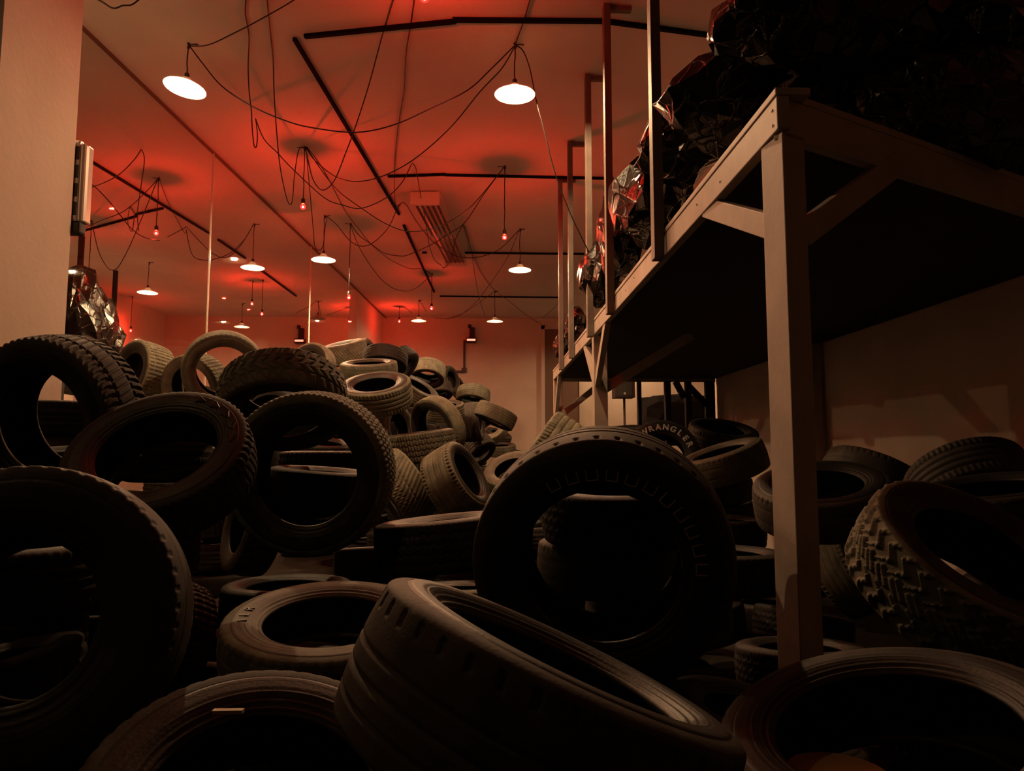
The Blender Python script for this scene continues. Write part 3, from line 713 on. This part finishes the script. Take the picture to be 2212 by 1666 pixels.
def lettering(root, D, tm, text, a0, step, rfrac, size, outline, material, name='lettering'):
    """raised moulded letters set round the sidewall, tops outward; a '#' is a worn blank letter block"""
    q, r2, zz = tm['_side']; r_ = np.interp(rfrac, q, r2); z = np.interp(rfrac, q, zz) + .001
    vs, fs = [], []
    for i, ch in enumerate(text):
        if ch == ' ': continue
        th = a0 - i * step
        if ch == '#':
            mb = MB(); k = size * .34; h_ = size * .38
            for (x0, y0, x1, y1) in ((-k, h_, k, h_), (k, h_, k, -h_), (k, -h_, -k, -h_), (-k, -h_, -k, h_)):
                mb.bar((x0, y0, 0), (x1, y1, 0), size * .07, size * .07)
            co, fa = mb.v, mb.f
        else:
            me = glyph_mesh(ch, size, outline); co = [tuple(v.co) for v in me.vertices]; fa = [tuple(p.vertices) for p in me.polygons]; bpy.data.meshes.remove(me)
        n = len(vs)
        ct, st = math.cos(th), math.sin(th)
        for (x, y, zc) in co:
            rad = r_ + y; tan = x
            vs.append((rad * ct + tan * st, rad * st - tan * ct, z + zc))
        fs += [tuple(k + n for k in f) for f in fa]
    me = bpy.data.meshes.new(name); me.from_pydata(vs, [], fs); me.update()
    o = link(name, me, material, root); o.scale = (D, D, D); return o

def frame_of(d, phi, th):
    v = d.normalized(); r_ = (RT - v * RT.dot(v)).normalized(); u_ = r_.cross(v)
    ax = (r_ * math.cos(R(phi)) + u_ * math.sin(R(phi))) * math.sin(R(th)) - v * math.cos(R(th))
    x = UP - ax * UP.dot(ax)
    if x.length < .2: x = RT - ax * RT.dot(ax)
    x.normalize(); return Matrix((x, ax.cross(x), ax)).transposed()      # local z along the axle
specs, done = [], {}
def tyre(cx, cy, dpx, D, phi, th, kind, label, wd=.33, rim=.64, hi=0, key=None, fix=False, tone='n'):
    """a tyre of outer diameter D seen dpx wide at (cx, cy); its open side faces phi in the picture, turned th from the viewer"""
    d = ray(cx, cy)
    specs.append(dict(d=d, dist=FPX * D / dpx, k=D / (FPX * D / dpx), m=frame_of(d, phi, th), kind=kind, label=label, wd=wd, rim=rim, hi=hi, key=key, fix=fix, D0=D, tone=tone))
ang_ = np.linspace(0, 2 * math.pi, 28, endpoint=False)
def shell(D, wd, rim):
    out = []
    for rr_, zz_ in ((.5, 0), (.495, .36), (.46, .48), ((.5 + rim / 2) / 2, .5), (rim / 2 + .01, .42)):
        for sg_ in ((1, -1) if zz_ else (1,)):
            out.append(np.stack([rr_ * np.cos(ang_), rr_ * np.sin(ang_), np.full(28, sg_ * zz_ * wd)], -1))
    return np.concatenate(out) * D
def inside(P, o):
    """which of the points P lie in the rubber or the cavity ring of tyre o"""
    q = (P - o['p']) @ o['mn']; r_ = np.hypot(q[:, 0], q[:, 1]) / o['D']
    return (r_ < .492) & (r_ > o['rim'] / 2 + .01) & (np.abs(q[:, 2]) < o['wd'] * o['D'] * .47)
def place(o):
    o['D'] = o['k'] * o['dist']; o['p'] = np.array(EYE + o['d'] * o['dist']); o['mn'] = np.array(o['m'])
    o['S'] = shell(o['D'], o['wd'], o['rim']) @ o['mn'].T + o['p']
def relax(n=90):
    for o in specs: place(o)
    for it in range(n):
        hit = 0; mv = {}
        for i_, a in enumerate(specs):
            for j_ in range(i_):
                b = specs[j_]
                if np.linalg.norm(a['p'] - b['p']) > (a['D'] + b['D']) * .56: continue
                c = inside(a['S'], b).sum() + inside(b['S'], a).sum()
                if c:
                    hit += 1; f_, g_ = (i_, j_) if a['dist'] < b['dist'] else (j_, i_)
                    mv[f_] = mv.get(f_, 0) - 1; mv[g_] = mv.get(g_, 0) + 1
        if not hit: break
        for i_, s_ in mv.items():
            o = specs[i_]
            if o['fix']: continue
            nd = o['dist'] * (1 + .006 * max(-1.5, min(1.5, s_)))
            if .80 * o['D0'] < o['k'] * nd < 1.22 * o['D0']: o['dist'] = nd; place(o)
    return hit
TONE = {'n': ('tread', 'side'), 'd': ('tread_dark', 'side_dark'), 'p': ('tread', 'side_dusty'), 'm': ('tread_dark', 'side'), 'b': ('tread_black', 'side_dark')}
def put(D, p, m, kind, wd, rim, hi, label, tone='n'):
    t = empty('tyre', p, label, 'tyre', 'heaped car tyres'); t.rotation_euler = m.to_euler()
    tm = tyre_meshes(kind, wd, rim, hi, tone)
    for nm in ('tread', 'sidewall', 'sidewall_b', 'inner_liner'):
        o = link('sidewall' if nm == 'sidewall_b' else nm, tm[nm], None, t); o.scale = (D, D, D)
    return t, tm
# nearest tyres
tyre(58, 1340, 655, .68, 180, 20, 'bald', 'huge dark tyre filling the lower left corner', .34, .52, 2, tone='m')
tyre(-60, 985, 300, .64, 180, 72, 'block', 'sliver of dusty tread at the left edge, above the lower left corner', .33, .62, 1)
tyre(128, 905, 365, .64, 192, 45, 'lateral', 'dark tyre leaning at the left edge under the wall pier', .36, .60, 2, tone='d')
tyre(352, 1003, 385, .65, 112, 50, 'lug' if False else 'lateral', 'wide-mouthed tyre with arrow moulding, right of the one under the pier', .30, .64, 2, tone='m', key='t2')
tyre(675, 1020, 352, .72, 205, 18, 'zig', 'big round-faced tyre standing upright left of centre with a black mouth', .35, .62, 2, key='t9')
tyre(612, 868, 274, .64, 268, 53, 'vee', 'tyre with bold arrow tread leaning over the big round-faced one', .34, .62, 2)
tyre(1302, 1200, 552, .80, 262, 20, 'line', 'huge black tyre with outlined lettering right of centre', .34, .60, 2, key='t34', tone='d')
tyre(1160, 1550, 845, .66, 65, 79, 'line', 'long tilted tyre lying across the bottom centre', .36, .66, 2, tone='m')
tyre(712, 1388, 455, .65, 94, 66, 'bald', 'pale grey tyre lying flat left of the bottom centre one', .28, .62, 2, key='t36', tone='p')
tyre(560, 1795, 790, .66, 90, 38, 'bald', 'dark tyre rim at the bottom edge carrying a small pale sticker', .26, .62, 1, tone='m')
tyre(338, 1395, 290, .58, 165, 62, 'square', 'small dusty tyre wedged beside the lower left giant', .36, .6, 1, tone='m')
tyre(548, 1135, 215, .64, 170, 74, 'vee', 'shadowed arrow-tread tyre wedged under the round-faced one', .36, .6, 1, tone='d')
tyre(965, 1170, 310, .68, 96, 85, 'zig', 'dark tyre lying flat left of the huge lettered tyre', .34, .62, 1, tone='m')
tyre(985, 1312, 330, .66, 92, 84, 'square', 'tyre edge glimpsed lying flat behind the bottom centre tyre', .28, .62, 1)
# middle of the heap
tyre(868, 1056, 168, .74, 215, 82, 'slant', 'tyre with slanting dusty tread beside the round-faced one', .48, .6, 2)
tyre(984, 1040, 162, .66, 30, 68, 'stripe', 'pale tyre with four straight pale stripes round its tread', .50, .62, 2)
tyre(902, 966, 168, .82, 98, 88, 'zig', 'tyre lying flat with wavy tread lines, in the middle of the heap', .38, .6, 2)
tyre(945, 925, 142, .74, 205, 48, 'bald', 'thin hoop-like tyre leaning behind the wavy lined one', .24, .66, 1)
tyre(850, 928, 110, .62, 12, 55, 'square', 'tyre standing beside the thin hoop with notched shoulder', .36, .6, 1)
tyre(812, 852, 158, .76, 97, 70, 'rib', 'fat tyre lying flat high in the heap with a small open mouth', .36, .58, 2)
tyre(962, 888, 84, .60, 95, 76, 'rib', 'lying tyre with a notched tread band right of the fat one', .38, .6, 1)
tyre(797, 800, 124, .62, 93, 82, 'bald', 'lying tyre stacked on the fat flat one', .30, .62, 1)
tyre(748, 762, 92, .60, 102, 84, 'slant', 'topmost tyre of the heap, tilted with slanting tread', .50, .62, 1)
tyre(672, 796, 112, .62, 150, 42, 'bald', 'arched tyre behind the arrow-tread one, a glint inside', .30, .62, 1)
tyre(792, 768, 74, .60, 20, 70, 'bald', 'dim tyre tucked behind the topmost tilted one', .40, .6, 0)
tyre(832, 778, 98, .62, 262, 62, 'rib', 'left of two dark red-lit tyres crowning the heap', .34, .6, 0, tone='b')
tyre(862, 792, 96, .62, 320, 66, 'rib', 'right of two dark red-lit tyres crowning the heap', .34, .6, 0, tone='b')
tyre(848, 792, 56, .58, 40, 70, 'square', 'small lump of tyre in front of the two red-lit ones', .40, .6, 0, tone='d')
tyre(880, 812, 60, .60, 60, 70, 'rib', 'small tyre below the two red-lit ones', .36, .6, 0)
tyre(900, 846, 98, .64, 58, 74, 'rib', 'leaning tyre with smooth tread right of the fat flat one', .34, .6, 1)
tyre(924, 806, 78, .62, 262, 55, 'stripe', 'tyre tipped forward at the heap edge showing its underside', .44, .62, 1)
tyre(968, 822, 62, .60, 15, 60, 'rib', 'dark tyre against the wall beneath the wall bracket pipe', .40, .6, 0, tone='d')
tyre(945, 845, 66, .60, 280, 62, 'rib', 'dark tyre under the tipped forward one', .44, .6, 0, tone='d')
tyre(988, 838, 56, .60, 30, 75, 'rib', 'small dark tyre at the right shoulder of the heap', .40, .6, 0, tone='d')
tyre(1022, 857, 74, .62, 262, 62, 'stripe', 'tyre with ribbed tread standing out against the plain back wall', .42, .64, 1)
tyre(1016, 882, 52, .58, 120, 70, 'rib', 'pale tyre edge squeezed under the one against the plain wall', .36, .62, 0)
tyre(1071, 898, 92, .64, 245, 82, 'stripe', 'round shouldered tyre at the right foot of the heap', .38, .6, 1)
tyre(1062, 927, 72, .60, 118, 42, 'bald', 'open tyre under the round shouldered one with a bright ring', .34, .58, 1, tone='p')
tyre(1020, 912, 86, .62, 5, 78, 'rib', 'dark upright tyre left of the bright ringed one', .50, .6, 1, tone='d')
tyre(1032, 972, 78, .60, 310, 62, 'rib', 'dark tyre with its mouth turned down right', .44, .6, 1, tone='d')
tyre(1082, 972, 66, .60, 92, 80, 'rib', 'tyre lying flat right of the one with mouth turned down', .36, .6, 0)
tyre(1108, 1024, 126, .62, 108, 56, 'bald', 'dusty tyre peeping out left of the huge lettered one', .30, .6, 1, tone='p')
tyre(1194, 980, 172, .76, 327, 88, 'rib', 'bright dusty tyre leaning behind the huge lettered one', .50, .6, 2)
tyre(1105, 985, 60, .60, 85, 78, 'rib', 'low tyre at the foot of the heap, before the bright leaning one', .34, .6, 0, tone='d')
tyre(1075, 945, 60, .60, 70, 75, 'rib', 'dark tyre under the bright ringed one', .40, .6, 0, tone='d')
# behind the glass line on the left
tyre(306, 812, 150, .62, 162, 60, 'square', 'barrel-like dusty tyre leaning in front of the glass', .44, .58, 2)
tyre(424, 838, 152, .62, 195, 40, 'square', 'open hoop tyre in front of the upright one by the glass', .32, .66, 2, tone='p')
tyre(484, 800, 172, .66, 270, 14, 'bald', 'upright tyre facing the room beneath the lowest blazing lamp', .30, .66, 1, tone='p')
# on and under the platform side
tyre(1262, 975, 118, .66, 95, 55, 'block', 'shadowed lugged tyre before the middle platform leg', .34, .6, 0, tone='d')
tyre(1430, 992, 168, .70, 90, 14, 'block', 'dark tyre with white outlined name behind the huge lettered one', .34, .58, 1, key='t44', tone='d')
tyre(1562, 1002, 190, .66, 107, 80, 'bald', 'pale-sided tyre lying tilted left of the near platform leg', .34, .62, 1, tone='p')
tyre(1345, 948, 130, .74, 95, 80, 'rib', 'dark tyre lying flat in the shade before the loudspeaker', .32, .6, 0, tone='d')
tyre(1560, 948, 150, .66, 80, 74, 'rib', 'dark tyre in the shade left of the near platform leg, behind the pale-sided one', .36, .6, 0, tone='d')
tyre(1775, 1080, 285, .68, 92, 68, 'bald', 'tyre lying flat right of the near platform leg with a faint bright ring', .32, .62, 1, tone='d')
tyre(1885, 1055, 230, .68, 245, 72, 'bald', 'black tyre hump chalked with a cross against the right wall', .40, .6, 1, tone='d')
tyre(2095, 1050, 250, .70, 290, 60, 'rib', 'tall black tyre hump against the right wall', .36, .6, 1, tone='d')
tyre(1835, 1232, 195, .62, 25, 70, 'stripe', 'small ribbed tyre beside the foot of the near platform leg', .42, .6, 1)
tyre(2085, 1240, 470, .78, 52, 62, 'mud', 'big lugged tyre leaning at the right edge', .36, .6, 2, tone='n')
tyre(2150, 1095, 330, .70, 95, 78, 'bald', 'tyre lying flat at the right edge above the lugged one', .30, .62, 1, tone='d')
tyre(1950, 1660, 760, .70, 90, 58, 'bald', 'wide dark tyre mouth at the bottom right corner', .30, .66, 1, tone='d')
tyre(1640, 1610, 430, .60, 70, 72, 'rib', 'dim tyre between the bottom centre one and the bottom right mouth', .34, .62, 1, tone='m')

left_over = relax()
for o in specs:
    r_ = put(o['D'], Vector(o['p']), o['m'], o['kind'], o['wd'], o['rim'], o['hi'], o['label'], o['tone'])
    if o['key']: done[o['key']] = (r_[0], o['D'], r_[1])
lettering(*done['t2'], '>>>>>', R(-20), R(16), .40, .10, True, M['raised'], 'arrow_moulding')
lettering(*done['t9'], '### ## #####', R(-60 - 90), R(9.5), .42, .050, True, M['raised'])
lettering(*done['t34'], '###########', R(28), R(11.5), .55, .060, True, M['letter'])
lettering(*done['t36'], 'IER', R(196), R(10), .42, .062, False, M['raised'])
lettering(*done['t44'], 'WRANGLER', R(36), R(14.5), .45, .105, True, M['white'])

# the tyres buried below and between: they carry the heap
SKY = np.array([(-400,800),(150,770),(260,790),(400,790),(560,780),(700,775),(800,770),(890,800),(960,840),(1000,890),(1100,930),(1130,1010),(1300,985),(1480,960),(1640,960),(1760,990),(1830,1000),(2000,1010),(2212,980),(2600,980)], float)
def pix(P):
    q = P - np.array(EYE); f_ = q @ np.array(FW); return 1106 + FPX * (q @ np.array(RT)) / f_, 833 - FPX * (q @ np.array(UP)) / f_, f_
def ok(o, host=None):
    x, y, f_ = pix(o['S'])
    if f_.min() < .5 or o['S'][:, 2].min() < -.004: return False
    if (y < np.interp(x, SKY[:, 0], SKY[:, 1])).any(): return False
    if o['S'][:, 0].max() > XR - .03: return False
    for c in legs:
        if (np.hypot(o['S'][:, 0] - c[0], o['S'][:, 1] - c[1]) < .13).any() or np.hypot(o['p'][0] - c[0], o['p'][1] - c[1]) < .13: return False
    if ((o['S'][:, 0] < -3.56 + .06 * (o['S'][:, 1] - 4.54) + .05) & (o['S'][:, 1] > 4.4)).any(): return False
    if ((o['S'][:, 0] < -2.63) & (o['S'][:, 1] < 4.75) & (o['S'][:, 1] > 3.93)).any(): return False
    for b in specs:
        dd = np.linalg.norm(o['p'] - b['p'])
        if dd < (o['D'] + b['D']) * .56 and (inside(o['S'], b).any() or inside(b['S'], o).any()): return False
        if b.get('seen'):                                     # never stand before a tyre the photo shows
            nx, ny, nf = b['px']
            rad = FPX * b['D'] / 2 / nf * (1 if nf < 8.3 else .6)
            near = (np.hypot(x - nx, y - ny) < rad * .98) & (f_ < nf - .02)
            if host is not None:                                 # behind the mouth of its host it may show
                hx, hy, hf = host['px']; near &= ~((np.hypot(x - hx, y - hy) < FPX * host['D'] / 2 / hf * .95) & (f_ > hf + .05))
            if near.any(): return False
    for c in fills:
        if np.linalg.norm(o['p'] - c['p']) < (o['D'] + c['D']) * .56 and (inside(o['S'], c).any() or inside(c['S'], o).any()): return False
    return True
legs = [(PX + .06, NEAR + .08), (PX + .07, 6.9), (PX + .07, 10.96)]
for b in specs:
    b['seen'] = True; x, y, f_ = pix(b['p'][None, :]); b['px'] = (x[0], y[0], f_[0])
fills = []
def try_fill(p, tilt, hd_, host=None, small=False):
    o = dict(p=np.array(p, float), D=rnd.choice((.52, .56, .60) if small else (.60, .62, .64)), wd=.34, rim=.62)
    m = Matrix.Rotation(hd_, 3, 'Z') @ Matrix.Rotation(tilt, 3, 'X'); o['m'] = m; o['mn'] = np.array(m)
    o['S'] = shell(o['D'], o['wd'], o['rim']) @ o['mn'].T + o['p']
    if ok(o, host): fills.append(o); return True
    return False

def drop(x, y, ztop, most=9, host=None):
    """stack lying tyres from the floor up to just under ztop"""
    z = .112; n = 0
    while z < ztop and n < most:
        tl = R(rnd.uniform(-7, 7)) if z > .2 else 0
        for k in range(4):
            if try_fill((x + rnd.uniform(-.05, .05) * k, y + rnd.uniform(-.05, .05) * k, z + .012 * k + (.03 if tl else 0)), tl, rnd.uniform(0, 6.28), host): break
        z += .222; n += 1
def sight_fill(n, most, lo, hi):
    k0 = len(fills)
    for k in range(n):
        if len(fills) - k0 >= most: break
        x = rnd.uniform(-60, 2260); y = rnd.uniform(880 if x < 260 else 1000, 1640); d = np.array(ray(x, y)); p = np.array(EYE) + d * rnd.uniform(lo, hi)
        if .13 < p[2] < 1.5: try_fill(p, R(rnd.choice((0, 3, -4, 8, -8, 20, 70))), rnd.uniform(0, 6.28))
for b in [o for o in specs if o['dist'] < 6 and abs(o['mn'][:, 2] @ np.array(o['d'])) > .3]:     # tyres packed in behind the open mouths
    n0 = len(fills); ax = b['mn'][:, 2]; ax = ax if ax @ np.array(o['d']) < 0 else -ax
    for k in range(900):
        if len(fills) - n0 > 5: break
        far = .18 + .9 * (k / 900)
        p = b['p'] - ax * far * rnd.uniform(.9, 1.3) + np.array([rnd.gauss(0, .10), rnd.gauss(0, .06), rnd.uniform(-.3, .26)])
        if p[2] > .12: try_fill(p, R(rnd.choice((0, 0, 5, -5, 12))), rnd.uniform(0, 6.28), b, True)
for q in ((-1.14, 4.2, .75), (-.92, 3.75, .6), (-.55, 3.45, .5), (-1.5, 4.9, .8), (-1.9, 3.3, .8), (-2.1, 2.7, .8), (-1.2, 2.5, .45)): drop(*q)
sight_fill(2500, 40, 2.4, 4.5); sight_fill(2500, 40, 1.5, 3.2)
for b in sorted(specs, key=lambda o: o['p'][1]):
    if b['p'][2] > .3: drop(b['p'][0], b['p'][1], b['p'][2] - .12, 9, b)
for k in range(5000):                                             # fill the gaps between
    b = specs[rnd.randrange(len(specs))]
    p = b['p'] + np.array([rnd.gauss(0, .5), rnd.gauss(.2, .5), rnd.gauss(-.3, .25)])
    if p[2] < .12 or len(fills) >= 238: continue
    try_fill(p, R(rnd.uniform(-60, 60)), rnd.uniform(0, 6.28))
kinds = ('rib', 'square', 'zig', 'bald')
for i_, o in enumerate(fills):
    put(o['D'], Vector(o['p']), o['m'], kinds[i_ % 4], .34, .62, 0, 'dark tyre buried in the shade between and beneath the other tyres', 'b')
print('TYRES', len(specs), 'overlapping pairs', left_over, 'buried', len(fills))

# loose scraps
st = MB().box((-.025, -.006, -.003), (.025, .006, .003)).build('paper_sticker', M['paper']); st.location = at_y(493, 1537, 1.30)
tag(st, 'small pale sticker on the dark tyre rim at the bottom edge', 'sticker')
cd = MB().lathe([(0, 0), (.10, 0), (.10, .006), (0, .006)], 40).build('tan_disc', M['card']); cd.location = at_y(1810, 1672, 1.6)
tag(cd, 'tan round card lying inside the bottom right tyre mouth', 'card')
